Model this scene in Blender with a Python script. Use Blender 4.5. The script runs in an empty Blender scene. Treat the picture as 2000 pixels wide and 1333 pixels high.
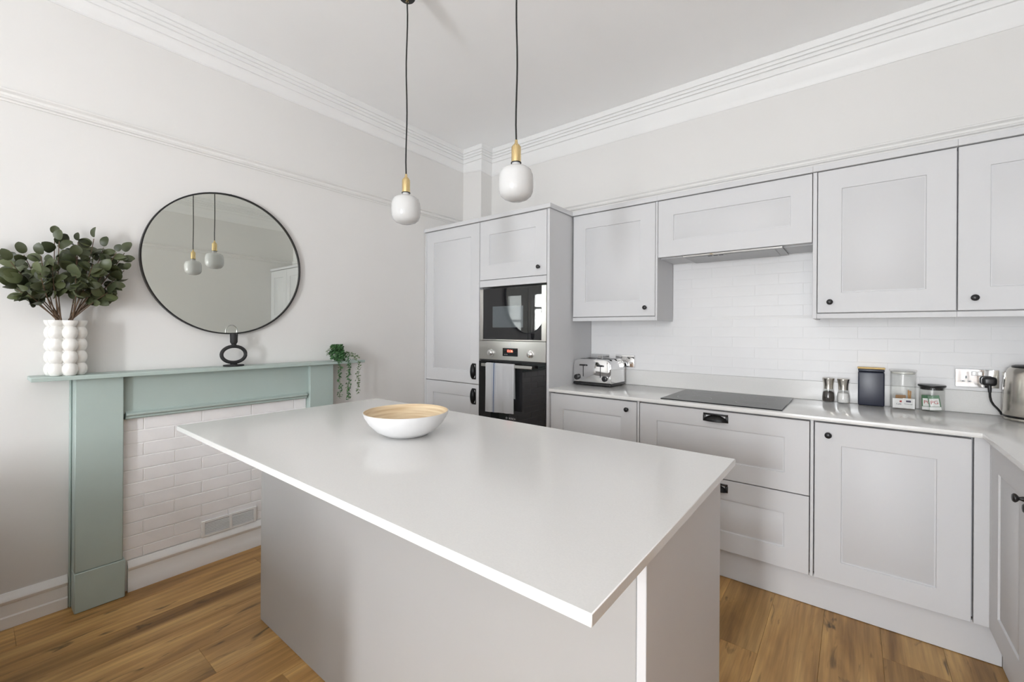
import bpy, bmesh, math, random
from mathutils import Vector, Matrix
R = random.Random(7)
PI = math.pi
sc = bpy.context.scene
COL = sc.collection

# ---------------------------------------------------------------- camera, light, exposure
TH, ROLL = .666, .0058
s_, c_ = math.sin(TH), math.cos(TH)
rt, fw, up = Vector((c_, s_, 0)), Vector((-s_, c_, 0)), Vector((0, 0, 1))
r3 = rt * math.cos(ROLL) + up * math.sin(ROLL)
u3 = up * math.cos(ROLL) - rt * math.sin(ROLL)
cd = bpy.data.cameras.new('camera')
cam = bpy.data.objects.new('camera', cd)
COL.objects.link(cam)
M = Matrix((r3, u3, -fw)).transposed().to_4x4()
M.translation = Vector((2.8696, -2.9947, 1.2763))
cam.matrix_world = M
cd.sensor_width = 36
cd.lens = 844.56 * 36 / 2000
cd.shift_x = -.0003
cd.shift_y = (647.2 - 666.5) / 2000
cd.clip_start = .05
sc.camera = cam
sc.view_settings.view_transform = 'Standard'
sc.view_settings.look = 'None'
sc.view_settings.gamma = 1
sc.view_settings.exposure = 2.34
sc.view_settings.use_curve_mapping = False
sc.cycles.use_denoising = True
sc.cycles.max_bounces = 14
sc.cycles.diffuse_bounces = 8
sc.cycles.glossy_bounces = 6
sc.cycles.transparent_max_bounces = 12
sc.cycles.sample_clamp_indirect = 8
wd = bpy.data.worlds.new('overcast_sky')
sc.world = wd
wd.use_nodes = True
wd.node_tree.nodes['Background'].inputs[0].default_value = (.93, .97, 1, 1)
wd.node_tree.nodes['Background'].inputs[1].default_value = .5
# daylight through the windows of the wall behind the camera (one lamp in each opening)
NEARY = -6.0
LIGHTCOL = (.935, .962, 1)
WINS = [(2.34, 2.84, .62, 2.15, 27.), (3.10, 3.60, .06, 2.15, 4.), (.30, 1.10, .75, 2.15, .3)]
FILLWIN = (-5.5, -4.0, .85, 2.2, 1.5)      # unseen opening added in the right wall, fill light for surfaces facing it
for i, (x0, x1, z0, z1, pw) in enumerate(WINS):
    ld = bpy.data.lights.new('window_daylight', 'AREA')
    ld.shape = 'RECTANGLE'
    ld.size, ld.size_y = x1 - x0 - .1, z1 - z0 - .1
    ld.energy = pw
    ld.color = LIGHTCOL
    lo = bpy.data.objects.new('window_daylight', ld)
    lo.location = ((x0 + x1) / 2, NEARY - .10, (z0 + z1) / 2)
    lo.rotation_euler = (PI / 2, 0, 0)
    COL.objects.link(lo)
ld = bpy.data.lights.new('window_daylight', 'AREA')  # fill lamp in the added right-wall opening
ld.shape = 'RECTANGLE'
ld.size, ld.size_y = FILLWIN[1] - FILLWIN[0] - .1, FILLWIN[3] - FILLWIN[2] - .1
ld.energy = FILLWIN[4]
ld.color = LIGHTCOL
lo = bpy.data.objects.new('window_daylight', ld)
lo.location = (3.70 + .10, (FILLWIN[0] + FILLWIN[1]) / 2, (FILLWIN[2] + FILLWIN[3]) / 2)
lo.rotation_euler = (PI / 2, 0, PI / 2)
COL.objects.link(lo)

# ---------------------------------------------------------------- helpers
ORG = {}

def lin(h):
    h = h.lstrip('#')
    v = [int(h[i:i + 2], 16) / 255 for i in (0, 2, 4)]
    return tuple(x / 12.92 if x <= .04045 else ((x + .055) / 1.055) ** 2.4 for x in v)

MATS = {}

def mat(name, col, rough=.5, metal=0., spec=.5, var=.03, scale=6., bump=0., bscale=200., coat=0., emit=None, estr=0., sub=0.):
    m = bpy.data.materials.new(name)
    m.use_nodes = True
    nt = m.node_tree
    b = nt.nodes['Principled BSDF']
    c = lin(col) if isinstance(col, str) else col
    b.inputs['Roughness'].default_value = rough
    b.inputs['Metallic'].default_value = metal
    b.inputs['Specular IOR Level'].default_value = spec
    b.inputs['Coat Weight'].default_value = coat
    if sub:
        b.inputs['Subsurface Weight'].default_value = sub
        b.inputs['Subsurface Radius'].default_value = (.01, .01, .01)
    tc = nt.nodes.new('ShaderNodeTexCoord')
    n = nt.nodes.new('ShaderNodeTexNoise')
    n.inputs['Scale'].default_value = scale
    n.inputs['Detail'].default_value = 3
    nt.links.new(tc.outputs['Object'], n.inputs['Vector'])
    r = nt.nodes.new('ShaderNodeValToRGB')
    r.color_ramp.elements[0].position = .3
    r.color_ramp.elements[1].position = .7
    r.color_ramp.elements[0].color = (*[x * (1 - var) for x in c], 1)
    r.color_ramp.elements[1].color = (*[min(1, x * (1 + var)) for x in c], 1)
    nt.links.new(n.outputs['Fac'], r.inputs['Fac'])
    nt.links.new(r.outputs['Color'], b.inputs['Base Color'])
    if bump:
        n2 = nt.nodes.new('ShaderNodeTexNoise')
        n2.inputs['Scale'].default_value = bscale
        nt.links.new(tc.outputs['Object'], n2.inputs['Vector'])
        bp = nt.nodes.new('ShaderNodeBump')
        bp.inputs['Strength'].default_value = bump
        bp.inputs['Distance'].default_value = .002
        nt.links.new(n2.outputs['Fac'], bp.inputs['Height'])
        nt.links.new(bp.outputs['Normal'], b.inputs['Normal'])
    if emit:
        b.inputs['Emission Color'].default_value = (*lin(emit), 1)
        b.inputs['Emission Strength'].default_value = estr
    MATS[name] = m
    return m

def brushed(name, col, rough, axis_scale, amt=.12):
    m = mat(name, col, rough, 1.0, .5, .0)
    nt = m.node_tree
    b = nt.nodes['Principled BSDF']
    tc = nt.nodes.new('ShaderNodeTexCoord')
    mp = nt.nodes.new('ShaderNodeMapping')
    mp.inputs['Scale'].default_value = axis_scale
    n = nt.nodes.new('ShaderNodeTexNoise')
    n.inputs['Scale'].default_value = 8
    n.inputs['Detail'].default_value = 2
    mr = nt.nodes.new('ShaderNodeMapRange')
    mr.inputs['To Min'].default_value = max(.02, rough - amt)
    mr.inputs['To Max'].default_value = rough + amt
    nt.links.new(tc.outputs['Object'], mp.inputs['Vector'])
    nt.links.new(mp.outputs['Vector'], n.inputs['Vector'])
    nt.links.new(n.outputs['Fac'], mr.inputs['Value'])
    nt.links.new(mr.outputs['Result'], b.inputs['Roughness'])
    return m

def thin_glass(name, tint=(.99, .992, .988)):
    m = bpy.data.materials.new(name)
    m.use_nodes = True
    nt = m.node_tree
    nt.nodes.clear()
    o = nt.nodes.new('ShaderNodeOutputMaterial')
    mx = nt.nodes.new('ShaderNodeMixShader')
    t = nt.nodes.new('ShaderNodeBsdfTransparent')
    t.inputs[0].default_value = (*tint, 1)
    g = nt.nodes.new('ShaderNodeBsdfGlossy')
    g.inputs['Roughness'].default_value = .03
    f = nt.nodes.new('ShaderNodeLayerWeight')
    f.inputs['Blend'].default_value = .5
    pw = nt.nodes.new('ShaderNodeMath'); pw.operation = 'POWER'; pw.inputs[1].default_value = 4
    ml = nt.nodes.new('ShaderNodeMath'); ml.operation = 'MULTIPLY_ADD'; ml.inputs[1].default_value = .5; ml.inputs[2].default_value = .04
    nt.links.new(f.outputs['Facing'], pw.inputs[0]); nt.links.new(pw.outputs[0], ml.inputs[0])
    nt.links.new(ml.outputs[0], mx.inputs[0])
    nt.links.new(t.outputs[0], mx.inputs[1])
    nt.links.new(g.outputs[0], mx.inputs[2])
    nt.links.new(mx.outputs[0], o.inputs[0])
    return m

def tag(o, label=None, cat=None, group=None, kind=None):
    if label: o['label'] = label
    if cat: o['category'] = cat
    if group: o['group'] = group
    if kind: o['kind'] = kind
    return o

def thing(name, label, cat, loc=(0, 0, 0), group=None):
    o = bpy.data.objects.new(name, None)
    o.empty_display_size = .05
    COL.objects.link(o)
    o.location = loc
    ORG[o] = Vector(loc)
    return tag(o, label, cat, group)

def mesh_of(name, bm, m, smooth=40):
    me = bpy.data.meshes.new(name)
    bm.normal_update()
    bm.to_mesh(me)
    bm.free()
    if m: me.materials.append(m)
    if smooth:
        me.polygons.foreach_set('use_smooth', [True] * len(me.polygons))
        me.set_sharp_from_angle(angle=math.radians(smooth))
    return me

def obj(name, bm, m, parent=None, label=None, smooth=40, cat=None, kind=None, group=None, org=None):
    og = ORG.get(parent, Vector((0, 0, 0))) if parent else Vector(org or (0, 0, 0))
    bmesh.ops.translate(bm, verts=bm.verts, vec=-og)
    o = bpy.data.objects.new(name, mesh_of(name, bm, m, smooth))
    COL.objects.link(o)
    if parent:
        o.parent = parent
    else:
        o.location = og
    ORG[o] = og
    return tag(o, label, cat, group, kind)

def copy_tree(o, loc=None, parent=None):
    n = o.copy()
    COL.objects.link(n)
    if loc: n.location = loc
    if parent: n.parent = parent
    for ch in [q for q in bpy.data.objects if q.parent is o]:
        copy_tree(ch, None, n)
    return n

def NB(): return bmesh.new()

def box(bm, x0, x1, y0, y1, z0, z1, bev=0., seg=1):
    x0, x1 = min(x0, x1), max(x0, x1)
    y0, y1 = min(y0, y1), max(y0, y1)
    z0, z1 = min(z0, z1), max(z0, z1)
    r = bmesh.ops.create_cube(bm, size=1)
    vs = r['verts']
    for v in vs:
        v.co = Vector((x0 + (v.co.x + .5) * (x1 - x0), y0 + (v.co.y + .5) * (y1 - y0), z0 + (v.co.z + .5) * (z1 - z0)))
    if bev:
        es = list({e for v in vs for e in v.link_edges})
        bmesh.ops.bevel(bm, geom=es, offset=bev, segments=seg, affect='EDGES', profile=.5)
    return bm

def B(*a, **k): return box(NB(), *a, **k)

def lathe(bm, prof, c=(0, 0, 0), n=28, axis='z'):
    rings = []
    for r, z in prof:
        if r < 1e-6:
            rings.append([bm.verts.new((0, 0, z))])
        else:
            rings.append([bm.verts.new((r * math.cos(2 * PI * i / n), r * math.sin(2 * PI * i / n), z)) for i in range(n)])
    new = [v for q in rings for v in q]
    for a, b in zip(rings, rings[1:]):
        for i in range(n):
            j = (i + 1) % n
            if len(a) == 1 and len(b) == 1: continue
            if len(a) == 1: bm.faces.new((a[0], b[i], b[j]))
            elif len(b) == 1: bm.faces.new((a[i], b[0], a[j]))
            else: bm.faces.new((a[i], b[i], b[j], a[j]))
    for v in new:
        x, y, z = v.co
        if axis == 'y': v.co = Vector((x, -z, y))          # +z of the profile points to -y
        elif axis == 'x': v.co = Vector((z, x, y))
        elif axis == '-x': v.co = Vector((-z, x, y))
        v.co += Vector(c)
    bmesh.ops.recalc_face_normals(bm, faces=list({f for v in new for f in v.link_faces}))
    return bm

def tube(bm, pts, r, n=8, caps=True, flat=None):
    pts = [Vector(p) for p in pts]
    rings = []
    prev = None
    for i, p in enumerate(pts):
        d = (pts[min(i + 1, len(pts) - 1)] - pts[max(i - 1, 0)]).normalized()
        if prev is None:
            a = d.orthogonal().normalized()
        else:
            a = (prev - d * prev.dot(d)).normalized()
        prev = a
        b = d.cross(a)
        rr = r[i] if isinstance(r, (list, tuple)) else r
        rings.append([bm.verts.new(p + (a * math.cos(2 * PI * k / n) + b * math.sin(2 * PI * k / n)) * rr) for k in range(n)])
    for q, w in zip(rings, rings[1:]):
        for k in range(n):
            bm.faces.new((q[k], q[(k + 1) % n], w[(k + 1) % n], w[k]))
    if caps:
        bm.faces.new(rings[0][::-1])
        bm.faces.new(rings[-1])
    return bm

def prism(bm, pts, ax, a0, a1, bev=0.):
    """closed polygon of 2-D points extruded along axis ax from a0 to a1"""
    def mk(p, t):
        if ax == 'x': return (t, p[0], p[1])
        if ax == 'y': return (p[0], t, p[1])
        return (p[0], p[1], t)
    lo = [bm.verts.new(mk(p, a0)) for p in pts]
    hi = [bm.verts.new(mk(p, a1)) for p in pts]
    n = len(pts)
    fs = [bm.faces.new(lo), bm.faces.new(hi)]
    for i in range(n):
        fs.append(bm.faces.new((lo[i], lo[(i + 1) % n], hi[(i + 1) % n], hi[i])))
    bmesh.ops.recalc_face_normals(bm, faces=fs)
    if bev:
        es = [e for e in fs[0].edges] + [e for e in fs[1].edges]
        bmesh.ops.bevel(bm, geom=es, offset=bev, segments=2, affect='EDGES', profile=.5)
    return bm

def sweep(bm, path, prof, dz=None, side=1):
    """moulding profile (p away from wall, z) swept along a 2-D polyline with mitred corners"""
    P = [Vector(p) for p in path]
    n = len(P)
    rows = []
    for i in range(n):
        ds = []
        if i > 0: ds.append((P[i] - P[i - 1]).normalized())
        if i < n - 1: ds.append((P[i + 1] - P[i]).normalized())
        ns = [Vector((d.y, -d.x)) * side for d in ds]
        if len(ns) == 2:
            m = (ns[0] + ns[1])
            m = m / max(.2, (1 + ns[0].dot(ns[1])))
        else:
            m = ns[0]
        off = dz[i] if dz else 0
        rows.append([bm.verts.new((P[i].x + m.x * p, P[i].y + m.y * p, z + (off(z) if callable(off) else off))) for p, z in prof])
    fs = []
    for a, b in zip(rows, rows[1:]):
        for k in range(len(prof) - 1):
            fs.append(bm.faces.new((a[k], a[k + 1], b[k + 1], b[k])))
    fs.append(bm.faces.new(rows[0])); fs.append(bm.faces.new(rows[-1]))
    return bm

def shaker(x0, x1, z0, z1, yf, th=.02, fx=.097, fz=.095, rec=.006, fzt=None):
    """shaker door whose face looks to -y at y = yf"""
    bm = NB()
    fzt = fzt or fz
    e = .0015
    def ring(a, b, c, d, y): return [bm.verts.new(p) for p in ((a, y, c), (b, y, c), (b, y, d), (a, y, d))]
    back = ring(x0, x1, z0, z1, yf + th)
    r0 = ring(x0, x1, z0, z1, yf + e)
    r1 = ring(x0 + e, x1 - e, z0 + e, z1 - e, yf)
    i0, i1, k0, k1 = x0 + fx, x1 - fx, z0 + fz, z1 - fzt
    r2 = ring(i0, i1, k0, k1, yf)
    r3_ = ring(i0 + .002, i1 - .002, k0 + .002, k1 - .002, yf + rec)
    r4 = ring(i0 + .006, i1 - .006, k0 + .006, k1 - .006, yf + rec)
    r5 = ring(i0 + .0075, i1 - .0075, k0 + .0075, k1 - .0075, yf + rec - .0012)
    for a, b in ((back, r0), (r0, r1), (r1, r2), (r2, r3_), (r3_, r4), (r4, r5)):
        for k in range(4):
            j = (k + 1) % 4
            bm.faces.new((a[k], a[j], b[j], b[k]))
    bm.faces.new(r5)
    bm.faces.new(back[::-1])
    bmesh.ops.recalc_face_normals(bm, faces=bm.faces[:])
    return bm

def rot_door_x(bm, xf):
    """turn a door built facing -y at y=0 (its x is the distance along -y) so that it faces -x at x = xf"""
    for v in bm.verts:
        x, y, z = v.co
        v.co = Vector((xf + y, -x, z))
    bmesh.ops.recalc_face_normals(bm, faces=bm.faces[:])
    return bm

def text(name, s, size, loc, rot, m, parent, ext=.0006, align='CENTER', label=None):
    cu = bpy.data.curves.new(name, 'FONT')
    cu.body = s
    cu.size = size
    cu.extrude = ext
    cu.align_x = align
    cu.align_y = 'CENTER'
    to = bpy.data.objects.new(name, cu)
    COL.objects.link(to)
    dg = bpy.context.evaluated_depsgraph_get()
    me = bpy.data.meshes.new_from_object(to.evaluated_get(dg))
    bpy.data.objects.remove(to)
    me.materials.clear()
    me.materials.append(m)
    o = bpy.data.objects.new(name, me)
    COL.objects.link(o)
    o.parent = parent
    o.location = Vector(loc) - ORG[parent]
    o.rotation_euler = rot
    ORG[o] = ORG[parent]
    if label: o['label'] = label
    return o

# ---------------------------------------------------------------- materials
m_rail = mat('rail_paint', (.77, .762, .745), .6, var=.01, scale=3)
m_wall = mat('wall_paint', (.735, .727, .712), .75, var=.012, scale=2, bump=.06, bscale=350)
m_ceil = mat('ceiling_paint', (.92, .92, .92), .8, var=.01, scale=2, bump=.05, bscale=300)
m_trim = mat('trim_paint', (.81, .81, .805), .45, var=.01, scale=3)
m_cab = mat('cabinet_paint', (.63, .634, .646), .5, spec=.35, var=.012, scale=2.5)
m_quartz = mat('quartz', (.74, .738, .725), .16, var=.02, scale=260)
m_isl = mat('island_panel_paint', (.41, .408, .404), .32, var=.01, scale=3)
m_green = mat('sage_paint', (.42, .505, .475), .42, var=.025, scale=5, bump=.05, bscale=90)
m_tile = mat('glazed_tile', (.79, .79, .795), .38, spec=.35, var=.01, scale=9, bump=.03, bscale=14)
m_tile2 = mat('matt_tile', (.88, .87, .878), .3, var=.03, scale=9, bump=.10, bscale=30)
m_grout = mat('grout', (.93, .93, .92), .8, var=.02, scale=60)
m_groutw = mat('white_grout', (.80, .80, .80), .6, var=.01)
m_black = mat('black_metal', (.012, .012, .013), .35, var=.1, scale=30)
m_blackm = mat('black_matt', (.016, .016, .017), .6, var=.15, scale=40, bump=.15, bscale=220)
m_plast = mat('black_plastic', (.014, .014, .015), .3, var=.1)
m_cord = mat('black_cord', (.01, .01, .01), .7, var=.1)
m_brass = brushed('satin_brass', (.78, .60, .31), .26, (40, 40, 1), .08)
m_opal = mat('opal_glass', (.60, .60, .597), .2, var=.005, coat=.1)
m_steel = brushed('brushed_steel', (.62, .605, .58), .30, (1, 60, 60), .04)
m_hood = brushed('hood_metal', (.40, .40, .40), .42, (60, 1, 60), .05)
m_steelv = brushed('brushed_steel_upright', (.62, .59, .54), .22, (60, 60, .6), .09)
m_chrome = mat('chrome', (.80, .80, .80), .05, 1., var=.01)
m_mirror = mat('mirror_silver', (.74, .76, .71), .0, 1., var=.002)
m_bglass = mat('black_glass', (.006, .006, .007), .02, 0, .55, var=.05)
m_mwglass = mat('dark_glass', (.014, .014, .016), .015, 0, .6, var=.03)
m_mwwin = mat('microwave_window', (.10, .115, .125), .04, 0, .6, var=.05)
m_hob = mat('hob_glass', (.028, .029, .032), .14, 0, .08, var=.05)
m_cream = mat('glazed_ceramic', (.80, .79, .76), .10, var=.01, coat=.4)
m_white = mat('white_lacquer', (.74, .74, .745), .3, var=.005)
m_paper = mat('paper', (.82, .82, .81), .6, var=.03)
m_glass = thin_glass('clear_glass')
m_pane = thin_glass('window_glass', (.99, .99, .99))
m_navy = mat('navy_tin', (.022, .026, .045), .34, var=.08)
m_bamboo = mat('bamboo_lid', (.72, .50, .20), .4, var=.12, scale=30)
m_pepper = mat('peppercorns', (.03, .022, .017), .7, var=.5, scale=160, bump=.6, bscale=220)
m_salt = mat('salt_crystals', (.80, .80, .79), .6, var=.08, scale=180, bump=.5, bscale=260)
m_stick = mat('stirrer_wood', (.55, .30, .11), .6, var=.2, scale=50)
m_sugar = mat('kraft_paper', (.38, .21, .09), .7, var=.15, scale=30)
m_tgreen = mat('tea_green', (.03, .14, .05), .4, var=.2, scale=40)
m_red = mat('print_red', (.45, .03, .02), .5)
m_ink = mat('print_ink', (.06, .05, .10), .6)
m_led = mat('clock_digits', (.5, .05, .03), .4, emit='ff5a48', estr=2.0)
m_logo = mat('logo_silver', (.6, .6, .6), .4)
m_soil = mat('soil', (.03, .022, .015), .9, var=.3, scale=60)
m_stem = mat('stem_bark', (.12, .075, .045), .7, var=.25, scale=40)
m_dark = mat('recess_shadow_board', (.03, .03, .03), .8)
m_woodleg = mat('table_wood', (.30, .18, .09), .5, var=.15, scale=12)
m_chairfab = mat('chair_fabric', (.22, .22, .22), .9, var=.1, scale=60)

def leaf_mat(name, c1, c2, rough=.42):
    m = mat(name, c1, rough, var=0)
    nt = m.node_tree
    b = nt.nodes['Principled BSDF']
    oi = nt.nodes.new('ShaderNodeObjectInfo')
    mx = nt.nodes.new('ShaderNodeMix'); mx.data_type = 'RGBA'
    mx.inputs[6].default_value = (*c1, 1); mx.inputs[7].default_value = (*c2, 1)
    nt.links.new(oi.outputs['Random'], mx.inputs[0])
    nt.links.new(mx.outputs[2], b.inputs['Base Color'])
    return m
m_leaf = leaf_mat('eucalyptus_leaf', (.030, .038, .016), (.095, .115, .048))
m_vine = mat('vine_leaf', (.05, .14, .045), .5, var=.55, scale=70)
m_vine2 = mat('vine_leaf_pale', (.13, .19, .09), .5, var=.5, scale=70)

def oak(name):
    m = bpy.data.materials.new(name); m.use_nodes = True
    nt = m.node_tree; N = nt.nodes; L = nt.links
    b = N['Principled BSDF']
    tc = N.new('ShaderNodeTexCoord'); oi = N.new('ShaderNodeObjectInfo')
    mul = N.new('ShaderNodeMath'); mul.operation = 'MULTIPLY'; mul.inputs[1].default_value = 57.
    L.new(oi.outputs['Random'], mul.inputs[0])
    cmb = N.new('ShaderNodeCombineXYZ')
    for k in range(3): L.new(mul.outputs[0], cmb.inputs[k])
    add = N.new('ShaderNodeVectorMath'); add.operation = 'ADD'
    L.new(tc.outputs['Object'], add.inputs[0]); L.new(cmb.outputs[0], add.inputs[1])
    def noise(scale, sx, sy, det, dist=0.):
        mp = N.new('ShaderNodeMapping'); mp.inputs['Scale'].default_value = (sx, sy, 1)
        L.new(add.outputs[0], mp.inputs['Vector'])
        n = N.new('ShaderNodeTexNoise'); n.inputs['Scale'].default_value = scale
        n.inputs['Detail'].default_value = det; n.inputs['Distortion'].default_value = dist
        L.new(mp.outputs[0], n.inputs['Vector'])
        return n
    broad = noise(1., 9, 1.1, 4, .6)
    fine = noise(1., 150, 5, 3)
    mp = N.new('ShaderNodeMapping'); mp.inputs['Scale'].default_value = (1, .14, 1)
    L.new(add.outputs[0], mp.inputs['Vector'])
    wv = N.new('ShaderNodeTexWave'); wv.wave_type = 'RINGS'; wv.rings_direction = 'Z'
    wv.inputs['Scale'].default_value = 9; wv.inputs['Distortion'].default_value = 7
    wv.inputs['Detail'].default_value = 2; wv.inputs['Detail Scale'].default_value = 1.2
    L.new(mp.outputs[0], wv.inputs['Vector'])
    r = N.new('ShaderNodeValToRGB')
    e = r.color_ramp.elements
    e[0].position = .30; e[0].color = (.185, .090, .026, 1)
    e[1].position = .70; e[1].color = (.53, .325, .120, 1)
    k = e.new(.5); k.color = (.38, .212, .070, 1)
    L.new(broad.outputs['Fac'], r.inputs['Fac'])
    def mixmul(col, fac_node, lo, hi, a, bb):
        mr = N.new('ShaderNodeMapRange')
        mr.inputs['From Min'].default_value = lo; mr.inputs['From Max'].default_value = hi
        mr.inputs['To Min'].default_value = a; mr.inputs['To Max'].default_value = bb
        L.new(fac_node, mr.inputs['Value'])
        mm = N.new('ShaderNodeVectorMath'); mm.operation = 'SCALE'
        L.new(col, mm.inputs[0]); L.new(mr.outputs[0], mm.inputs['Scale'])
        return mm.outputs[0]
    c = mixmul(r.outputs[0], fine.outputs['Fac'], .35, .65, .88, 1.08)
    c = mixmul(c, wv.outputs['Fac'], 0, 1, .90, 1.06)
    c = mixmul(c, oi.outputs['Random'], 0, 1, .92, 1.32)
    knot = noise(1., 16, 3.4, 3, 1.6)
    c = mixmul(c, knot.outputs['Fac'], .62, .74, 1., .22)
    L.new(c, b.inputs['Base Color'])
    b.inputs['Roughness'].default_value = .42
    bp = N.new('ShaderNodeBump'); bp.inputs['Strength'].default_value = .12; bp.inputs['Distance'].default_value = .001
    L.new(fine.outputs['Fac'], bp.inputs['Height']); L.new(bp.outputs[0], b.inputs['Normal'])
    return m
m_oak = oak('oak_plank')

m_oakdoor = mat('oak_door_wood', (.30, .155, .05), .45, var=.25, scale=3)
def stripes(name, base, stripe, bands):
    """upright coloured bands on a cloth, in object x"""
    m = bpy.data.materials.new(name); m.use_nodes = True
    nt = m.node_tree; N = nt.nodes; L = nt.links
    b = N['Principled BSDF']; b.inputs['Roughness'].default_value = .85
    tc = N.new('ShaderNodeTexCoord'); sp = N.new('ShaderNodeSeparateXYZ')
    L.new(tc.outputs['Object'], sp.inputs[0])
    r = N.new('ShaderNodeValToRGB'); r.color_ramp.interpolation = 'CONSTANT'
    e = r.color_ramp.elements
    e[0].position = 0; e[0].color = (*base, 1)
    e[1].position = .999; e[1].color = (*base, 1)
    for p, w, f in bands:
        k = e.new(p); k.color = (*[a * (1 - f) + q * f for a, q in zip(base, stripe)], 1)
        k = e.new(p + w); k.color = (*base, 1)
    mr = N.new('ShaderNodeMapRange'); mr.inputs['From Min'].default_value = -.14; mr.inputs['From Max'].default_value = .14
    L.new(sp.outputs['X'], mr.inputs['Value']); L.new(mr.outputs[0], r.inputs['Fac'])
    L.new(r.outputs[0], b.inputs['Base Color'])
    n = N.new('ShaderNodeTexNoise'); n.inputs['Scale'].default_value = 900
    bp = N.new('ShaderNodeBump'); bp.inputs['Strength'].default_value = .2; bp.inputs['Distance'].default_value = .001
    L.new(tc.outputs['Object'], n.inputs['Vector']); L.new(n.outputs['Fac'], bp.inputs['Height']); L.new(bp.outputs[0], b.inputs['Normal'])
    return m
m_towel = stripes('tea_towel_cloth', (.84, .845, .86), (.13, .22, .42), [(.255, .012, .5), (.30, .040, .8), (.365, .012, .4), (.42, .008, .12)])

def bowlwood(name):
    m = bpy.data.materials.new(name); m.use_nodes = True
    nt = m.node_tree; N = nt.nodes; L = nt.links
    b = N['Principled BSDF']; b.inputs['Roughness'].default_value = .4
    tc = N.new('ShaderNodeTexCoord'); mp = N.new('ShaderNodeMapping'); mp.inputs['Scale'].default_value = (6, 6, 120)
    n = N.new('ShaderNodeTexNoise'); n.inputs['Scale'].default_value = 1; n.inputs['Detail'].default_value = 3
    r = N.new('ShaderNodeValToRGB')
    r.color_ramp.elements[0].position = .3; r.color_ramp.elements[0].color = (.60, .44, .26, 1)
    r.color_ramp.elements[1].position = .65; r.color_ramp.elements[1].color = (.80, .67, .47, 1)
    L.new(tc.outputs['Object'], mp.inputs[0]); L.new(mp.outputs[0], n.inputs[0]); L.new(n.outputs['Fac'], r.inputs[0]); L.new(r.outputs[0], b.inputs['Base Color'])
    return m
m_bowlin = bowlwood('spun_bamboo')

# ---------------------------------------------------------------- room shell
WX, XR, ZC = .043, 3.70, 2.92
S = dict(kind='structure')
obj('wall_left', B(WX - .2, WX, NEARY - .2, .2, -.03, ZC + .1), m_wall, smooth=0, **S)
wall_far = obj('wall_far', B(WX - .2, XR + .2, 0, .2, -.03, ZC + .1), m_wall, smooth=0, **S)
bm = NB()
q0, q1, q2, q3 = FILLWIN[:4]
box(bm, XR, XR + .2, NEARY - .2, q0, -.03, ZC + .1); box(bm, XR, XR + .2, q1, .2, -.03, ZC + .1)
box(bm, XR, XR + .2, q0, q1, -.03, q2); box(bm, XR, XR + .2, q0, q1, q3, ZC + .1)
obj('wall_right', bm, m_wall, smooth=0, **S)
bm = NB()
box(bm, WX - .2, XR + .2, NEARY - .2, NEARY, WINS[0][3], ZC + .1)
cur = WX - .2
for a, b_, q0, q1, pw in sorted(WINS):
    box(bm, cur, a, NEARY - .2, NEARY, -.03, q1); box(bm, a, b_, NEARY - .2, NEARY, -.03, q0); cur = b_
box(bm, cur, XR + .2, NEARY - .2, NEARY, -.03, WINS[0][3])
obj('wall_near', bm, m_wall, smooth=0, **S)
obj('ceiling', B(WX - .2, XR + .2, NEARY - .2, .2, ZC, ZC + .12), m_ceil, smooth=0, **S)
floor = obj('floor', B(WX - .2, XR + .2, NEARY - .2, .2, -.06, -.012), m_dark, smooth=0, **S)
# windows of the near wall: a sash frame each
for i, (a, b_, z0, z1, pw) in enumerate(WINS):
    bm = NB()
    y0, y1 = NEARY - .08, NEARY - .03
    for q in ((a, a + .06), (b_ - .06, b_)): box(bm, q[0], q[1], y0, y1, z0, z1)
    for q in ((z0, z0 + .07), (z1 - .06, z1), ((z0 + z1) / 2 + .38, (z0 + z1) / 2 + .43)): box(bm, a + .06, b_ - .06, y0, y1, q[0], q[1])
    wf = obj('window_%d' % (i + 1), bm, m_trim, smooth=0, **S)
    obj('pane', B(a + .06, b_ - .06, NEARY - .058, NEARY - .054, z0 + .07, z1 - .06), m_pane, wf, smooth=0)
    obj('window_sill', B(a - .05, b_ + .05, NEARY + .001, NEARY + .08, z0 - .04, z0 - .005, bev=.004), m_trim, wf)

bm = NB()
for q in ((q0, q0 + .06), (q1 - .06, q1), ((q0 + q1) / 2 - .025, (q0 + q1) / 2 + .025)): box(bm, XR + .03, XR + .08, q[0], q[1], q2, q3)
for q in ((q2, q2 + .07), (q3 - .06, q3)): box(bm, XR + .03, XR + .08, q0 + .06, q1 - .06, q[0], q[1])
wf = obj('window_4', bm, m_trim, smooth=0, **S)  # frame of the added right-wall opening that lets fill light in
obj('pane', B(XR + .053, XR + .057, q0 + .06, q1 - .06, q2 + .07, q3 - .06), m_pane, wf, smooth=0)

# pipe boxing in the far left corner
obj('wall_corner', B(WX, .266, -.142, 0, 2.13, ZC), m_wall, smooth=0, **S)

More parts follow.
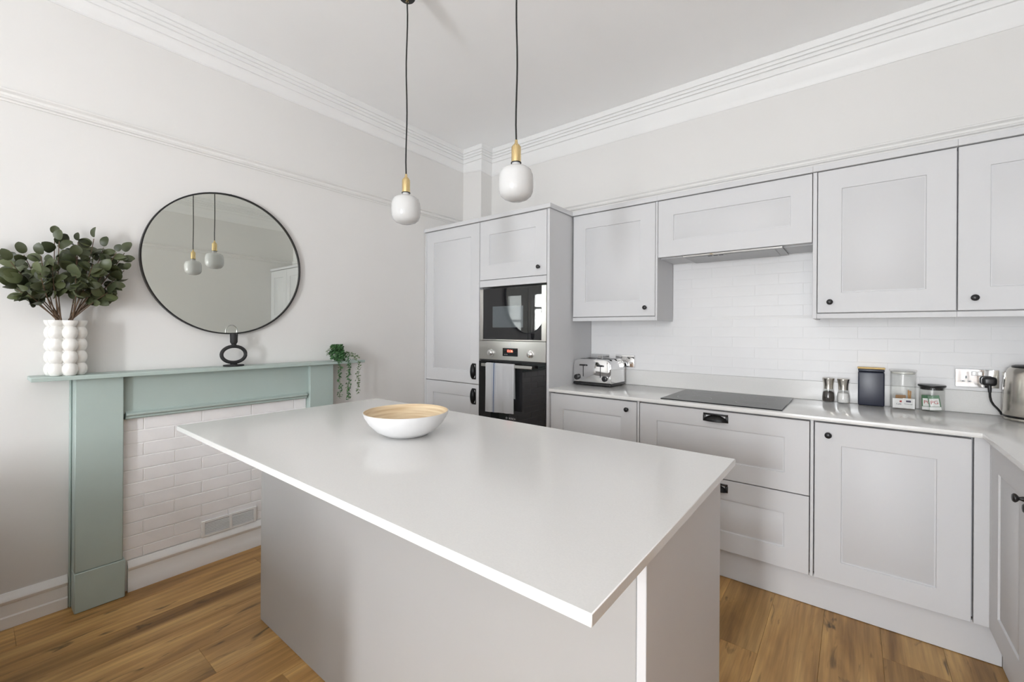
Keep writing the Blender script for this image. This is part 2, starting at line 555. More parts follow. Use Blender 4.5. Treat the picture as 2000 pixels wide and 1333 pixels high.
# oak planks, one object each
PW, PX0 = .195, 2.97
PLM = {}
def plank_mesh(L, w):
    key = (round(L, 3), round(w, 3))
    if key not in PLM:
        b = B(-w / 2 + .0003, w / 2 - .0003, -L / 2 + .0003, L / 2 - .0003, -.012, 0)
        es = [e for e in b.edges if all(v.co.z > -.001 for v in e.verts)]
        bmesh.ops.bevel(b, geom=es, offset=.0007, segments=1, affect='EDGES')
        PLM[key] = mesh_of('plank', b, m_oak, 0)
    return PLM[key]
rows = []
k = -4
while True:
    x0 = PX0 + PW * k
    k += 1
    if x0 + PW <= WX + .01 and k < 0:
        continue
    if x0 > XR: break
    rows.append(x0)
rows = [PX0 + PW * k for k in range(-15, 4)]
FIX = {PX0 - 15 * PW: -2.855, PX0 - 3 * PW: -1.04, PX0 - 12 * PW: -2.10}
for x0 in rows:
    a, b_ = max(x0, WX + .002), min(x0 + PW, XR - .002)
    if b_ - a < .02: continue
    y = FIX.get(x0, None)
    LEN = 1.36
    start = y if y is not None else -R.uniform(.2, 1.5)
    while start > 0: start -= LEN
    while start < -LEN: start += LEN
    ys = [-.002]
    q = start
    while q > NEARY + .05:
        if q < -.05: ys.append(q)
        q -= LEN
    ys.append(NEARY + .002)
    for y1, y0 in zip(ys, ys[1:]):
        if y1 - y0 < .03: continue
        o = bpy.data.objects.new('plank', plank_mesh(y1 - y0, b_ - a))
        o.location = ((a + b_) / 2, (y0 + y1) / 2, 0)
        o.parent = floor
        COL.objects.link(o)

# cornice: cove and five small steps
cp = [(0, 2.69), (.004, 2.69), (.010, 2.700), (.012, 2.730), (.014, 2.765), (.018, 2.790), (.021, 2.799)]
for z, z2, p in ((2.800, 2.836, .031), (2.837, 2.857, .038), (2.858, 2.878, .045), (2.879, 2.919, .052)):   # stepped fillets, each proud of the one below
    cp += [(p - .004, z), (p - .001, z + .001), (p, z + .005), (p, z2 - .004), (p - .003, z2)]
cp += [(.049, 2.9199), (0, 2.9199)]
def dl(d): return lambda z: d * max(0, min(1, (2.80 - z) / .11))
bm = sweep(NB(), [(WX, NEARY), (WX, -.142), (.266, -.142), (.266, 0), (XR, 0), (XR, NEARY)], cp, dz=[dl(.060), dl(.040), dl(.010), dl(0), dl(0), dl(0)], side=1)
bmesh.ops.recalc_face_normals(bm, faces=bm.faces[:])
obj('trim_1', bm, m_trim, smooth=28, **S)
# picture rail
rp = [(0, 2.235), (.006, 2.235), (.008, 2.243), (.016, 2.246), (.019, 2.252), (.012, 2.258), (.012, 2.268), (.024, 2.276), (.026, 2.283), (.020, 2.286), (0, 2.286)]
bm = sweep(NB(), [(WX, NEARY), (WX, -.142), (.266, -.142), (.266, 0), (XR, 0), (XR, NEARY)], rp, dz=[.004, .004, 0, -.012, -.012, -.012], side=1)
bmesh.ops.recalc_face_normals(bm, faces=bm.faces[:])
obj('trim_2', bm, m_rail, smooth=28, **S)
# skirting boards
bb = [(0, .001), (.018, .001), (.018, .048), (.0145, .054), (.0145, .102), (.0185, .108), (.021, .118), (.018, .127), (.012, .134), (.008, .142), (.004, .148), (0, .149)]
bm = NB()
sweep(bm, [(WX, NEARY), (WX, -2.692)], bb); sweep(bm, [(WX, -1.458), (WX, -.62)], bb)
bmesh.ops.recalc_face_normals(bm, faces=bm.faces[:])
obj('baseboard_left', bm, m_trim, smooth=30, **S)

# glazed tiles of the splashback: a grout bed and single tiles on the far wall
obj('grout', B(1.2935, XR - .001, -.0045, -.0005, 1.0045, 1.36), m_groutw, wall_far, smooth=0)
obj('grout', B(1.912, 2.706, -.0045, -.0005, 1.36, 1.733), m_groutw, wall_far, smooth=0)
TLM = {}
def tile_mesh(L, h, th, m, ax):
    key = (round(L, 3), round(h, 3), th, m.name, ax)
    if key not in TLM:
        b = B(-L / 2, L / 2, -th, 0, -h / 2, h / 2) if ax == 'x' else B(0, th, -L / 2, L / 2, -h / 2, h / 2)
        f = (lambda v: v.co.y < -th + 1e-5) if ax == 'x' else (lambda v: v.co.x > th - 1e-5)
        es = [e for e in b.edges if all(f(v) for v in e.verts)]
        bmesh.ops.bevel(b, geom=es, offset=min(.0015, th * .4), segments=1, affect='EDGES')
        TLM[key] = mesh_of('tile', b, m, 0)
    return TLM[key]
def tiles(parent, ax, a0, a1, z0, z1, zl, pitch, base, L, m, depth, th, off, gap=.0011, org=None, skip=None):
    k0 = int(math.floor((z0 - zl) / pitch)) - 1
    og = ORG.get(parent, Vector((0, 0, 0)))
    for k in range(k0, k0 + 60):
        lo, hi = max(zl + k * pitch, z0), min(zl + (k + 1) * pitch, z1)
        if hi - lo < .012: continue
        st = base + (off if k % 2 else 0)
        n0 = int(math.floor((a0 - st) / L)) - 1
        for n in range(n0, n0 + 60):
            l, r = max(st + n * L, a0), min(st + (n + 1) * L, a1)
            if r - l < .012: continue
            if skip and skip(l, r, lo, hi): continue
            o = bpy.data.objects.new('tile', tile_mesh(r - l - gap, hi - lo - gap, th, m, ax))
            j = R.uniform(-.0004, .0004)
            o.location = (Vector(((l + r) / 2, depth + j, (lo + hi) / 2)) if ax == 'x' else Vector((depth + j, (l + r) / 2, (lo + hi) / 2))) - og
            o.parent = parent
            COL.objects.link(o)
tiles(wall_far, 'x', 1.2935, XR - .002, 1.0045, 1.36, .9935, .0635, 2.8935, .2455, m_tile, -.0045, .0013, -.1228)
tiles(wall_far, 'x', 1.912, 2.706, 1.376, 1.733, .9935, .0635, 2.8935, .2455, m_tile, -.0045, .0013, -.1228)

# ---------------------------------------------------------------- fireplace surround
GX = .15
fs = thing('fireplace_surround', 'sage green painted timber fireplace surround with a plain mantel shelf', 'fireplace', (WX, -2.08, 0))
obj('mantel_shelf', B(WX + .001, .192, -2.818, -1.25, 1.051, 1.069, bev=.002), m_green, fs)
for (a, b_, pe) in ((-2.682, -2.518, .003), (-1.621, -1.462, .003)):
    pl = obj('pilaster', B(WX + .001, GX, a, b_, .18, 1.050, bev=.003), m_green, fs)
    obj('plinth_block', B(WX + .001, GX + .004, a - .0005, b_ + .008, .001, .179, bev=.003), m_green, pl)
    obj('beading', B(WX + .001, WX + .022, a - .008, a - .001, .001, 1.050, bev=.002), m_green, pl)
obj('frieze', B(WX + .001, .121, -2.517, -1.622, .868, 1.050), m_green, fs)
bm = NB()
pr_ = [(.103, .840), (.128, .840), (.134, .846), (.132, .852), (.140, .856), (.146, .862), (.146, .868), (.138, .872), (.128, .874), (.1215, .880), (.1215, .8675), (.103, .8675)]
prism(bm, pr_, 'y', -2.508, -1.632)
obj('frieze_moulding', bm, m_green, fs, smooth=25)
# tiled infill board under the frieze
inf = thing('fireplace_infill', 'pale grey tiled board closing the fireplace opening below the green frieze', 'tiling', (WX, -2.07, 0))
obj('backing_board', B(WX + .001, .1025, -2.516, -1.623, .001, .839), m_grout, inf, smooth=0)
tiles(inf, 'y', -2.516, -1.623, .150, .839, .136, .0641, -2.435, .245, m_tile2, .1026, .0045, .126, gap=.0036,
      skip=lambda l, r, lo, hi: False)
bm = NB()
prism(bm, [(.1076 + p * .95, z) for p, z in bb], 'y', -2.495, -1.64)
obj('skirting', bm, m_trim, inf, 'white moulded skirting', smooth=30)
# vent grille
vg = thing('vent_grille', 'white double louvred vent grille low on the tiled fireplace board', 'vent', (.11, -2.05, .13))
VX = .1085
bm = NB()
ya, yb, za, zb = -2.193, -1.919, .150, .236
for q in ((ya, ya + .016), (-2.060, -2.046), (yb - .016, yb)): box(bm, VX, VX + .010, q[0], q[1], za, zb, bev=.0015)
for q in ((za, za + .011), (zb - .013, zb)): 
    box(bm, VX, VX + .0098, ya + .016, -2.060, q[0], q[1], bev=.0012); box(bm, VX, VX + .0098, -2.046, yb - .016, q[0], q[1], bev=.0012)
obj('frame', bm, m_trim, vg)
obj('backing', B(VX, VX + .001, ya + .003, yb - .003, za + .003, zb - .003), m_dark, vg)
for (l, r) in ((ya + .0165, -2.0605), (-2.0455, yb - .0165)):
    for k in range(7):
        z = za + .013 + k * .0085
        bm = NB()
        prism(bm, [(VX + .0015, z + .0048), (VX + .0085, z), (VX + .0095, z + .0008), (VX + .0025, z + .0056)], 'y', l, r)
        obj('slat', bm, m_trim, vg, smooth=0)

# ---------------------------------------------------------------- mirror
mc = Vector((WX + .002, -2.047, 1.650))
mr_ = thing('round_mirror', 'large round wall mirror with a thin black metal rim above the mantel', 'mirror', mc)
bm = NB(); lathe(bm, [(0, .0), (.393, .0), (.393, .016), (0, .016)], mc, 96, 'x')
obj('mirror_glass', bm, m_mirror, mr_, smooth=30)
bm = NB(); lathe(bm, [(.3935, 0), (.4005, 0), (.4005, .024), (.3935, .024), (.3935, 0)], mc, 96, 'x')
obj('frame', bm, m_black, mr_, smooth=30)
obj('hanging_screw', lathe(NB(), [(0, .0245), (.004, .0245), (.004, .028), (0, .029)], mc + Vector((0, 0, .397)), 10, 'x'), m_black, mr_)

# ---------------------------------------------------------------- mantel ornaments
ZM = 1.0695
# bubble vase: six columns of stacked bubbles
vc = Vector((.118, -2.709, ZM))
va = thing('bubble_vase', 'cream glazed ceramic vase of stacked bubble columns on the mantel end', 'vase', vc)
bm = NB()
NT, NZ = 132, 90
H, RC, RS, NC = .243, .0445, .0222, 6
rings = []
for j in range(NZ + 1):
    z = H * j / NZ
    ring = []
    for i in range(NT):
        t = 2 * PI * i / NT
        best = .038
        for q in range(NC):
            dth = (t - (q + .18) * 2 * PI / NC + PI) % (2 * PI) - PI
            if abs(dth) > 1.0: continue
            for kz in range(-1, 6):
                zc_ = H * (kz + .5) / 4.5 - H / 9 * 0 
                dz_ = z - zc_
                d2 = (RS * 1.18) ** 2 - (dz_ * .74) ** 2 - (RC * math.sin(dth)) ** 2
                if d2 > 0: best = max(best, RC * math.cos(dth) + math.sqrt(d2))
        ring.append(bm.verts.new(vc + Vector((best * math.cos(t), best * math.sin(t), z))))
    rings.append(ring)
top_in = [bm.verts.new(vc + Vector((.032 * math.cos(2 * PI * i / NT), .032 * math.sin(2 * PI * i / NT), H))) for i in range(NT)]
low_in = [bm.verts.new(vc + Vector((.032 * math.cos(2 * PI * i / NT), .032 * math.sin(2 * PI * i / NT), H - .12))) for i in range(NT)]
rings += [top_in, low_in]
for a, b_ in zip(rings, rings[1:]):
    for i in range(NT): bm.faces.new((a[i], a[(i + 1) % NT], b_[(i + 1) % NT], b_[i]))
bm.faces.new(rings[0][::-1]); bm.faces.new(low_in)
bmesh.ops.recalc_face_normals(bm, faces=bm.faces[:])
obj('vase_body', bm, m_cream, va, smooth=60)

# eucalyptus
eu = thing('eucalyptus_bunch', 'dark green bunch of round leaved eucalyptus stems standing in the bubble vase', 'plant', vc + Vector((0, 0, H - .1)))
def leaf_mesh(L, W, cup, fold):
    b = NB()
    prof = [(0, .0), (.04, .20), (.12, .36), (.26, .46), (.42, .5), (.58, .495), (.72, .44), (.84, .33), (.93, .20), (1, .0)]
    cen = []; le = []; ri = []
    for t, w in prof:
        zc_ = -cup * (t - .5) ** 2 * 4 * L + cup * L
        cen.append(b.verts.new((t * L, 0, zc_)))
        if w:
            le.append(b.verts.new((t * L, w * W, zc_ + fold * w * W))); ri.append(b.verts.new((t * L, -w * W, zc_ + fold * w * W)))
        else: le.append(cen[-1]); ri.append(cen[-1])
    for i in range(len(prof) - 1):
        for sd in (le, ri):
            f = [cen[i], cen[i + 1], sd[i + 1], sd[i]]
            u = []
            for v in f:
                if v not in u: u.append(v)
            b.faces.new(u if sd is ri else u[::-1])
    return mesh_of('leaf', b, m_leaf, 60)
LM = [leaf_mesh(.056, .045, .10, .22), leaf_mesh(.046, .040, .06, .3), leaf_mesh(.050, .034, .12, .15), leaf_mesh(.037, .031, .05, .25)]
tips = [(-2.895, 1.575, .10), (-2.875, 1.545, .20), (-2.835, 1.585, .13), (-2.795, 1.575, .24), (-2.745, 1.685, .12), (-2.735, 1.655, .16), (-2.675, 1.665, .14),
        (-2.622, 1.690, .13), (-2.588, 1.655, .12), (-2.548, 1.635, .15), (-2.512, 1.642, .11), (-2.518, 1.555, .14), (-2.548, 1.480, .12),
        (-2.868, 1.450, .16), (-2.835, 1.425, .22), (-2.765, 1.530, .27), (-2.69, 1.590, .22), (-2.64, 1.560, .24), (-2.70, 1.50, .29), (-2.80, 1.50, .28), (-2.60, 1.535, .22), (-2.585, 1.44, .19)]
vm = vc + Vector((0, 0, H))
for i, (y, z, x) in enumerate(tips):
    tip = Vector((x, y, z))
    left = y < -2.715
    base = vm + Vector((R.uniform(-.012, .012), (-.02 if left else .014) + R.uniform(-.008, .008), -.05))
    rim = base + Vector((R.uniform(-.004, .004), (-.004 if left else .004), .055))
    mid = rim.lerp(tip, .45) + Vector((R.uniform(-.01, .015), (-.012 if left else .012), .02 * (1.7 - z) * 4))
    pts = []
    for k in range(9):
        t = k / 8
        pts.append((rim * (1 - t) ** 2 + mid * 2 * t * (1 - t) + tip * t * t))
    pts[0] = rim
    obj('stem', tube(NB(), [base] + pts, [.0028] * 3 + [.0022] * 4 + [.0016] * 3, 6), m_stem, eu)
    n = 6 if z < 1.5 else 7
    for k in range(n):
        t = .34 + .66 * (k + 1) / n
        P0 = rim * (1 - t) ** 2 + mid * 2 * t * (1 - t) + tip * t * t
        ax = ((mid - rim) * (1 - t) + (tip - mid) * t).normalized()
        for sgn in ((1, -1) if k < n - 1 else (1,)):
            sidev = Vector((R.uniform(-.3, .5), R.uniform(-1, 1) if abs(ax.z) > .8 else 0, R.uniform(-.4, .8)))
            sidev = (sidev - ax * sidev.dot(ax))
            if sidev.length < .05: sidev = ax.orthogonal()
            sidev.normalize()
            d = (ax * R.uniform(.35, .8) + sidev * sgn * R.uniform(.6, 1)).normalized() if k < n - 1 else (ax + Vector((0, 0, .2))).normalized()
            nrm = Vector((.8, -.45, .25)) + Vector((R.uniform(-.7, .7), R.uniform(-.7, .7), R.uniform(-.6, .8)))
            nrm = (nrm - d * nrm.dot(d)).normalized()
            w = nrm.cross(d)
            mm = Matrix((d, w, nrm)).transposed()
            o = bpy.data.objects.new('leaf', LM[R.randrange(4)])
            pos = P0 + d * .006
            if (pos + d * .06).x < WX + .02: pos.x += WX + .02 - (pos + d * .06).x
            o.matrix_local = Matrix.Translation(pos - ORG[eu]) @ mm.to_4x4()
            o.parent = eu
            COL.objects.link(o)

# black ring candle holder
cc = Vector((.125, -2.046, ZM))
ch = thing('candle_holder', 'matt black oval ring candle holder standing on the mantel below the mirror', 'candle holder', cc)
bm = NB()
prism(bm, [(.040 * math.cos(2 * PI * k / 32), .052 * math.sin(2 * PI * k / 32)) for k in range(32)], 'z', 0, .009, bev=.003)
bmesh.ops.translate(bm, verts=bm.verts, vec=cc)
obj('base', bm, m_blackm, ch, smooth=50)
bm = NB(); pts = []
for k in range(33):
    t = 2 * PI * k / 32
    pts.append(cc + Vector((0, .0605 * math.cos(t), .066 + .046 * math.sin(t) * (1 if math.sin(t) > 0 else .98))))
tube(bm, pts, .0095, 12, caps=False)
bmesh.ops.remove_doubles(bm, verts=bm.verts, dist=.0005)
obj('ring', bm, m_blackm, ch, smooth=60)
obj('candle_cup', lathe(NB(), [(0, .118), (.013, .118), (.012, .124), (.016, .130), (.0185, .136), (.0195, .184), (.0165, .184), (.0155, .150), (0, .150)], cc, 24), m_blackm, ch)
obj('foot', lathe(NB(), [(0, .0085), (.022, .0085), (.017, .013), (.02, .0185), (0, .0185)], cc, 20), m_blackm, ch)

# trailing plant
pc = Vector((.125, -1.43, ZM))
tp = thing('trailing_plant', 'small green trailing string plant spilling over the mantel shelf edge', 'plant', pc)
obj('pot', lathe(NB(), [(0, .001), (.026, .001), (.033, .045), (.034, .05), (.030, .05), (.029, .040), (0, .040)], pc, 24), m_cream, tp)
obj('soil', lathe(NB(), [(0, .0405), (.0285, .0405), (0, .043)], pc, 20), m_soil, tp)
def leaflet(b, p, r):
    d = Vector((R.gauss(0, 1), R.gauss(0, 1), R.gauss(0, 1))).normalized()
    w = d.orthogonal().normalized(); u = d.cross(w)
    v = [b.verts.new(p + w * r), b.verts.new(p + u * r * .62 + d * r * .25), b.verts.new(p - w * r), b.verts.new(p - u * r * .62 + d * r * .25)]
    b.faces.new((v[0], v[1], v[2])); b.faces.new((v[0], v[2], v[3]))
bm = NB()
for k in range(950):
    a = R.uniform(0, 2 * PI); q = math.sqrt(R.random()); h = R.random()
    rad = .047 * (1 - .40 * abs(h - .45))
    leaflet(bm, pc + Vector((.01 + rad * q * math.cos(a), rad * 1.1 * q * math.sin(a), .012 + .096 * h)), R.uniform(.006, .0105))
for k in range(160):   # foliage tumbling down the front of the pot
    leaflet(bm, pc + Vector((.045 + R.uniform(-.01, .025), R.uniform(-.04, .035), R.uniform(-.01, .05))), R.uniform(.006, .010))
obj('foliage', bm, m_vine, tp, kind='stuff', smooth=0)
def vine(path, dens, m, r=.0098):
    b = NB()
    path = [Vector(p) for p in path]
    fine = []
    for a, c in zip(path, path[1:]):
        n = max(2, int((c - a).length / .012))
        for k in range(n): fine.append(a.lerp(c, k / n) + Vector((R.uniform(-.002, .002), R.uniform(-.002, .002), 0)))
    fine.append(path[-1])
    tube(b, fine, .0009, 4)
    for a, c in zip(fine, fine[1:]):
        for k in range(dens):
            leaflet(b, a.lerp(c, R.random()) + Vector((R.uniform(-.010, .010), R.uniform(-.014, .014), R.uniform(-.005, .005))), R.uniform(r * .55, r))
    obj('trailing_vine', b, m, tp, smooth=0)
vine([(.15, -1.44, 1.115), (.19, -1.447, 1.085), (.206, -1.449, 1.04), (.206, -1.447, .93), (.206, -1.447, .85), (.206, -1.447, .833)], 5, m_vine)
vine([(.15, -1.40, 1.12), (.19, -1.385, 1.09), (.207, -1.383, 1.04), (.207, -1.387, .93), (.207, -1.387, .81)], 6, m_vine)
vine([(.15, -1.40, 1.13), (.17, -1.33, 1.115), (.195, -1.300, 1.090)], 4, m_vine2)
vine([(.15, -1.39, 1.115), (.18, -1.34, 1.10), (.208, -1.314, 1.062), (.208, -1.314, .95), (.208, -1.316, .842)], 4, m_vine2)
vine([(.14, -1.45, 1.150), (.15, -1.485, 1.155), (.155, -1.508, 1.135), (.155, -1.515, 1.11)], 4, m_vine2, .008)

# ---------------------------------------------------------------- pendants
ZCE = ZC - .001
pa = Vector((1.27, -1.748, ZCE))
pd = thing('pendant_light', 'white opal pendant lamp nearer the mirror, lower of two on a black flex', 'pendant lamp', pa, 'opal pendant lamps over the island')
def LB(prof, off=(0, 0, 0), n=32): return lathe(NB(), prof, pa + Vector(off), n)
def build_pendant(root, drop):
    # heights measured from the ceiling
    obj('ceiling_rose', LB([(0, 0), (.036, 0), (.036, -.128), (.033, -.132), (0, -.132)]), m_black, root)
    obj('cord_grip', LB([(0, -.1325), (.007, -.1325), (.006, -.146), (0, -.146)]), m_brass, root)
    pts = [pa + Vector((.0018 * math.sin(k * .9), .0015 * math.sin(k * .7 + 1), -.1465 - (drop - .1465) * k / 14)) for k in range(15)]
    pts[0] = pa + Vector((0, 0, -.1465)); pts[-1] = pa + Vector((0, 0, -drop))
    obj('cord', tube(NB(), pts, .0032, 8), m_cord, root)
    d = -drop
    obj('lamp_holder', LB([(0, d), (.005, d), (.006, d - .012), (.0165, d - .024), (.018, d - .027), (.018, d - .083), (.0165, d - .083), (.016, d - .06), (0, d - .06)]), m_brass, root)
    z = d - .076
    prof = [(0, z + .012), (.0155, z + .012), (.0158, z - .013), (.0175, z - .0205), (.027, z - .0245), (.044, z - .029), (.056, z - .038), (.0625, z - .053), (.0645, z - .070), (.0645, z - .098),
            (.063, z - .116), (.057, z - .131), (.045, z - .142), (.028, z - .149), (0, z - .1515)]
    obj('bulb', LB(prof, n=48), m_opal, root, smooth=60)
    obj('holder_collar', LB([(.0162, d - .0835), (.0195, d - .0835), (.0195, d - .0865), (.0162, d - .0865), (.0162, d - .0835)]), m_black, root)
build_pendant(pd, ZCE - 1.988)
pe = copy_tree(pd, (1.883, -1.722, ZCE + .012))
pe.location = (1.883, -1.722, ZCE)
pe['label'] = 'white opal pendant lamp hanging further right, in front of the oven housing'
pd['label'] = 'white opal pendant lamp hanging further left, in front of the picture rail'

# ---------------------------------------------------------------- cabinet hardware
def knob(door, c, d='y'):
    prof = [(0, 0), (.008, 0), (.0075, .003), (.0055, .008), (.0055, .011), (.0105, .0145), (.0135, .0185), (.0135, .022), (.010, .0255), (0, .0265)]
    obj('knob', lathe(NB(), prof, c, 20, 'y' if d == 'y' else '-x'), m_black, door, 'black round knob', smooth=50)

def cup_handle(door, cx, cz, yf, vert=False):
    """cup pull: flat flange with a half dome over it, open below (or to one side when upright)"""
    b = NB()
    W, Hh, D = .057, .034, .024
    n, mn = 20, 8
    grid = []
    for i in range(n + 1):
        a = PI * i / n
        row = []
        for j in range(mn + 1):
            t = (PI / 2) * j / mn
            x = -math.cos(a) * W
            zz = math.sin(a) * Hh
            row.append((x * math.cos(t) ** .7 if j < mn else x * 0, zz * math.cos(t) ** .7 if j < mn else zz * 0, D * math.sin(t)))
        grid.append(row)
    # dome of a half ellipsoid
    rows = []
    for j in range(mn + 1):
        t = (PI / 2) * j / mn
        k = math.cos(t); y = -D * math.sin(t)
        if j == mn: k = .0
        rows.append([(-math.cos(PI * i / n) * W * k, y, math.sin(PI * i / n) * Hh * k) for i in range(n + 1)])
    vs = [[b.verts.new(p) for p in r_] for r_ in rows[:-1]]
    tipv = b.verts.new((0, -D, 0))
    for a_, c2 in zip(vs, vs[1:]):
        for i in range(n): b.faces.new((a_[i], a_[i + 1], c2[i + 1], c2[i]))
    for i in range(n): b.faces.new((vs[-1][i], vs[-1][i + 1], tipv))
    bmesh.ops.solidify(b, geom=b.faces[:], thickness=.003)
    # flange
    box(b, -W - .003, W + .003, -.003, 0, Hh - .003, Hh + .007, bev=.001)
    for sx in (-1, 1): box(b, sx * (W + .004), sx * (W - .010), -.0028, 0, -.002, Hh - .0035, bev=.001)
    bmesh.ops.recalc_face_normals(b, faces=b.faces[:])
    for v in b.verts:
        x, y, z = v.co
        z -= Hh / 2
        v.co = Vector((cx - z, yf + y, cz + x)) if vert == 'left' else Vector((cx + x, yf + y, cz + z))
        if vert == 'left': v.co = Vector((cx + z, yf + y, cz + x))
    bmesh.ops.recalc_face_normals(b, faces=b.faces[:])
    obj('cup_handle', b, m_black, door, 'black cup handle', smooth=50)

# ---------------------------------------------------------------- tall housings
YT, YB, YW = -.592, -.572, -.306
ZF0, ZF1 = 2.0965, 2.126
t1 = thing('tall_cabinet', 'tall pale grey larder cabinet at the left end of the kitchen run', 'cabinet', (.36, -.3, 0))
obj('side_panel', B(.046, .064, YT, -.002, .001, 2.0945, bev=.001), m_cab, t1)
obj('carcass', B(.0645, .665, YT + .06, -.002, .10, 2.0945), m_cab, t1, smooth=0)
obj('plinth', B(.0645, .665, -.545, -.53, .001, .098), m_cab, t1, smooth=0)
d = obj('door', shaker(.0665, .663, .8745, 2.0925, YT, fx=.088), m_cab, t1, 'tall upper shaker door')
cup_handle(d, .612, .969, YT, 'left')
d = obj('door', shaker(.0665, .663, .155, .8695, YT, fx=.088), m_cab, t1, 'lower shaker door')
cup_handle(d, .613, .779, YT, 'left')
obj('top_fascia', B(.0445, .6665, YT - .012, -.145, ZF0, ZF1, bev=.001), m_cab, t1)

t2 = thing('oven_cabinet', 'tall pale grey cabinet housing the microwave and the oven', 'cabinet', (.97, -.3, 0))
obj('side_panel', B(1.2725, 1.2915, YT, -.002, .001, 2.0945, bev=.001), m_cab, t2)
bm = NB()
YI = YT + .0225
box(bm, .6665, 1.272, -.04, -.002, .10, 2.0945)
box(bm, .6665, .672, YI, -.0405, .10, 2.0945); box(bm, 1.269, 1.272, YI, -.0405, .10, 2.0945)
box(bm, .6725, 1.2685, YI, -.0405, 1.606, 2.0945); box(bm, .6725, 1.2685, YI, -.0405, .10, .604)
obj('carcass', bm, m_cab, t2, smooth=0)
obj('plinth', B(.6665, 1.272, -.545, -.53, .001, .098), m_cab, t2, smooth=0)
d = obj('door', shaker(.6685, 1.2685, 1.6545, 2.0925, YT, fx=.092, fz=.105), m_cab, t2, 'shaker flap door above the microwave')
knob(d, (1.209, YT, 1.711))
obj('filler_panel', B(.6685, 1.2685, YT, YT + .018, 1.602, 1.6505, bev=.001), m_cab, t2)
obj('drawer_front', shaker(.6685, 1.2685, .155, .602, YT, fx=.092), m_cab, t2, 'shaker drawer front below the oven')
obj('top_fascia', B(.667, 1.3035, YT - .012, -.145, ZF0, ZF1, bev=.001), m_cab, t2)

# microwave
mw = thing('microwave', 'built-in microwave with dark glass front and steel side trims', 'microwave', (.97, -.35, 1.208))
obj('body', B(.680, 1.264, YT + .005, -.08, 1.212, 1.588), m_plast, mw, smooth=0)
obj('side_trim', B(.6725, .706, YT - .003, YT + .004, 1.208, 1.585, bev=.001), m_steel, mw)
obj('side_trim', B(1.232, 1.2705, YT - .003, YT + .004, 1.208, 1.585, bev=.001), m_steel, mw)
obj('bottom_trim', B(.7065, 1.2315, YT - .003, YT + .004, 1.208, 1.216, bev=.001), m_steel, mw)
dg = obj('door_glass', B(.7065, 1.119, YT - .002, YT + .004, 1.2165, 1.585, bev=.0008), m_mwglass, mw)
obj('window', B(.800, 1.078, YT - .0032, YT - .0022, 1.302, 1.455), m_mwwin, dg, smooth=0)
obj('control_panel', B(1.1205, 1.2315, YT - .002, YT + .004, 1.2165, 1.585, bev=.0008), m_mwglass, mw)

# oven
ov = thing('oven', 'built-in black glass oven with steel control panel below the microwave', 'oven', (.97, -.35, .61))
obj('body', B(.680, 1.264, YT + .005, -.08, .612, 1.202), m_plast, ov, smooth=0)
cpn = obj('control_panel', B(.6725, 1.2705, YT - .008, YT + .004, 1.068, 1.2045, bev=.001), m_steel, ov)
for kx in (.790, 1.147):
    obj('control_knob', lathe(NB(), [(0, 0), (.026, 0), (.026, .003), (.0215, .004), (.0205, .020), (.018, .022), (0, .022)], (kx, YT - .008, 1.118), 28, 'y'), m_chrome, cpn)
dp = obj('display', B(.902, 1.037, YT - .0095, YT - .0082, 1.098, 1.155), m_bglass, cpn, smooth=0)
text('clock_digits', '12:36', .024, (.968, YT - .0101, 1.134), (PI / 2, 0, 0), m_led, cpn, .0002)
obj('emblem', lathe(NB(), [(0, 0), (.009, 0), (.009, .001), (0, .001)], (.965, YT - .0081, 1.184), 20, 'y'), m_logo, cpn)
for k in range(3):
    obj('symbol', B(.915 + k * .012, .921 + k * .012, YT - .0101, YT - .0096, 1.108, 1.1105), m_logo, cpn, smooth=0)
do = obj('door', B(.6725, 1.2705, YT - .008, YT + .004, .610, 1.0565, bev=.001), m_bglass, ov)
obj('vent_strip', B(.6725, 1.2705, YT - .002, YT + .004, 1.0575, 1.067), m_dark, ov, smooth=0)
bm = NB()
box(bm, .729, 1.186, YT - .050, YT - .040, 1.019, 1.041, bev=.003)
for x in (.755, 1.160): box(bm, x - .008, x + .008, YT - .0405, YT - .0082, 1.022, 1.038, bev=.002)
obj('handle', bm, m_steel, do)
lg = obj('logo_ring', lathe(NB(), [(.0055, 0), (.0075, 0), (.0075, .0006), (.0055, .0006), (.0055, 0)], (.941, YT - .0082, .658), 20, 'y'), m_logo, do)
text('logo_lettering', 'BOSCH', .0185, (.991, YT - .0086, .658), (PI / 2, 0, 0), m_logo, do, .0003)

# tea towel over the oven handle
tw = thing('tea_towel', 'white tea towel with a blue stripe hanging over the oven handle', 'towel', (.910, YT - .05, .9))
bm = NB()
NXt, prof = 26, []
for k in range(22): prof.append((YT - .0535, .697 + (1.044 - .697) * k / 21, 1))
for k in range(1, 8):
    a = PI * k / 8
    prof.append((YT - .045 - .0085 * math.cos(a), 1.044 + .0045 * math.sin(a), 0))
for k in range(12): prof.append((YT - .0365 + .006 * k / 11, 1.044 - .24 * k / 11, -1))
grid = []
for y, z, sd in prof:
    row = []
    for i in range(NXt + 1):
        u = i / NXt
        w = .0016 * math.sin(u * 9 + z * 6) + .0012 * math.sin(u * 21 + 1)
        dd = (1.044 - z) * .9
        zz = z
        if sd == 1 and z < .80: zz = z + (u - .35) * -.012 * ((.80 - z) / .1) * -1
        x = (.7785 if sd == 1 else .7845) + (.2625 if sd == 1 else .2505) * u + (.004 * (1.044 - z) * math.sin(z * 9) if sd == 1 else 0)
        row.append(bm.verts.new((x, y - (abs(w) * (1 + dd * 8) if sd == 1 else 0), zz)))
    grid.append(row)
for a, b_ in zip(grid, grid[1:]):
    for i in range(NXt): bm.faces.new((a[i], a[i + 1], b_[i + 1], b_[i]))
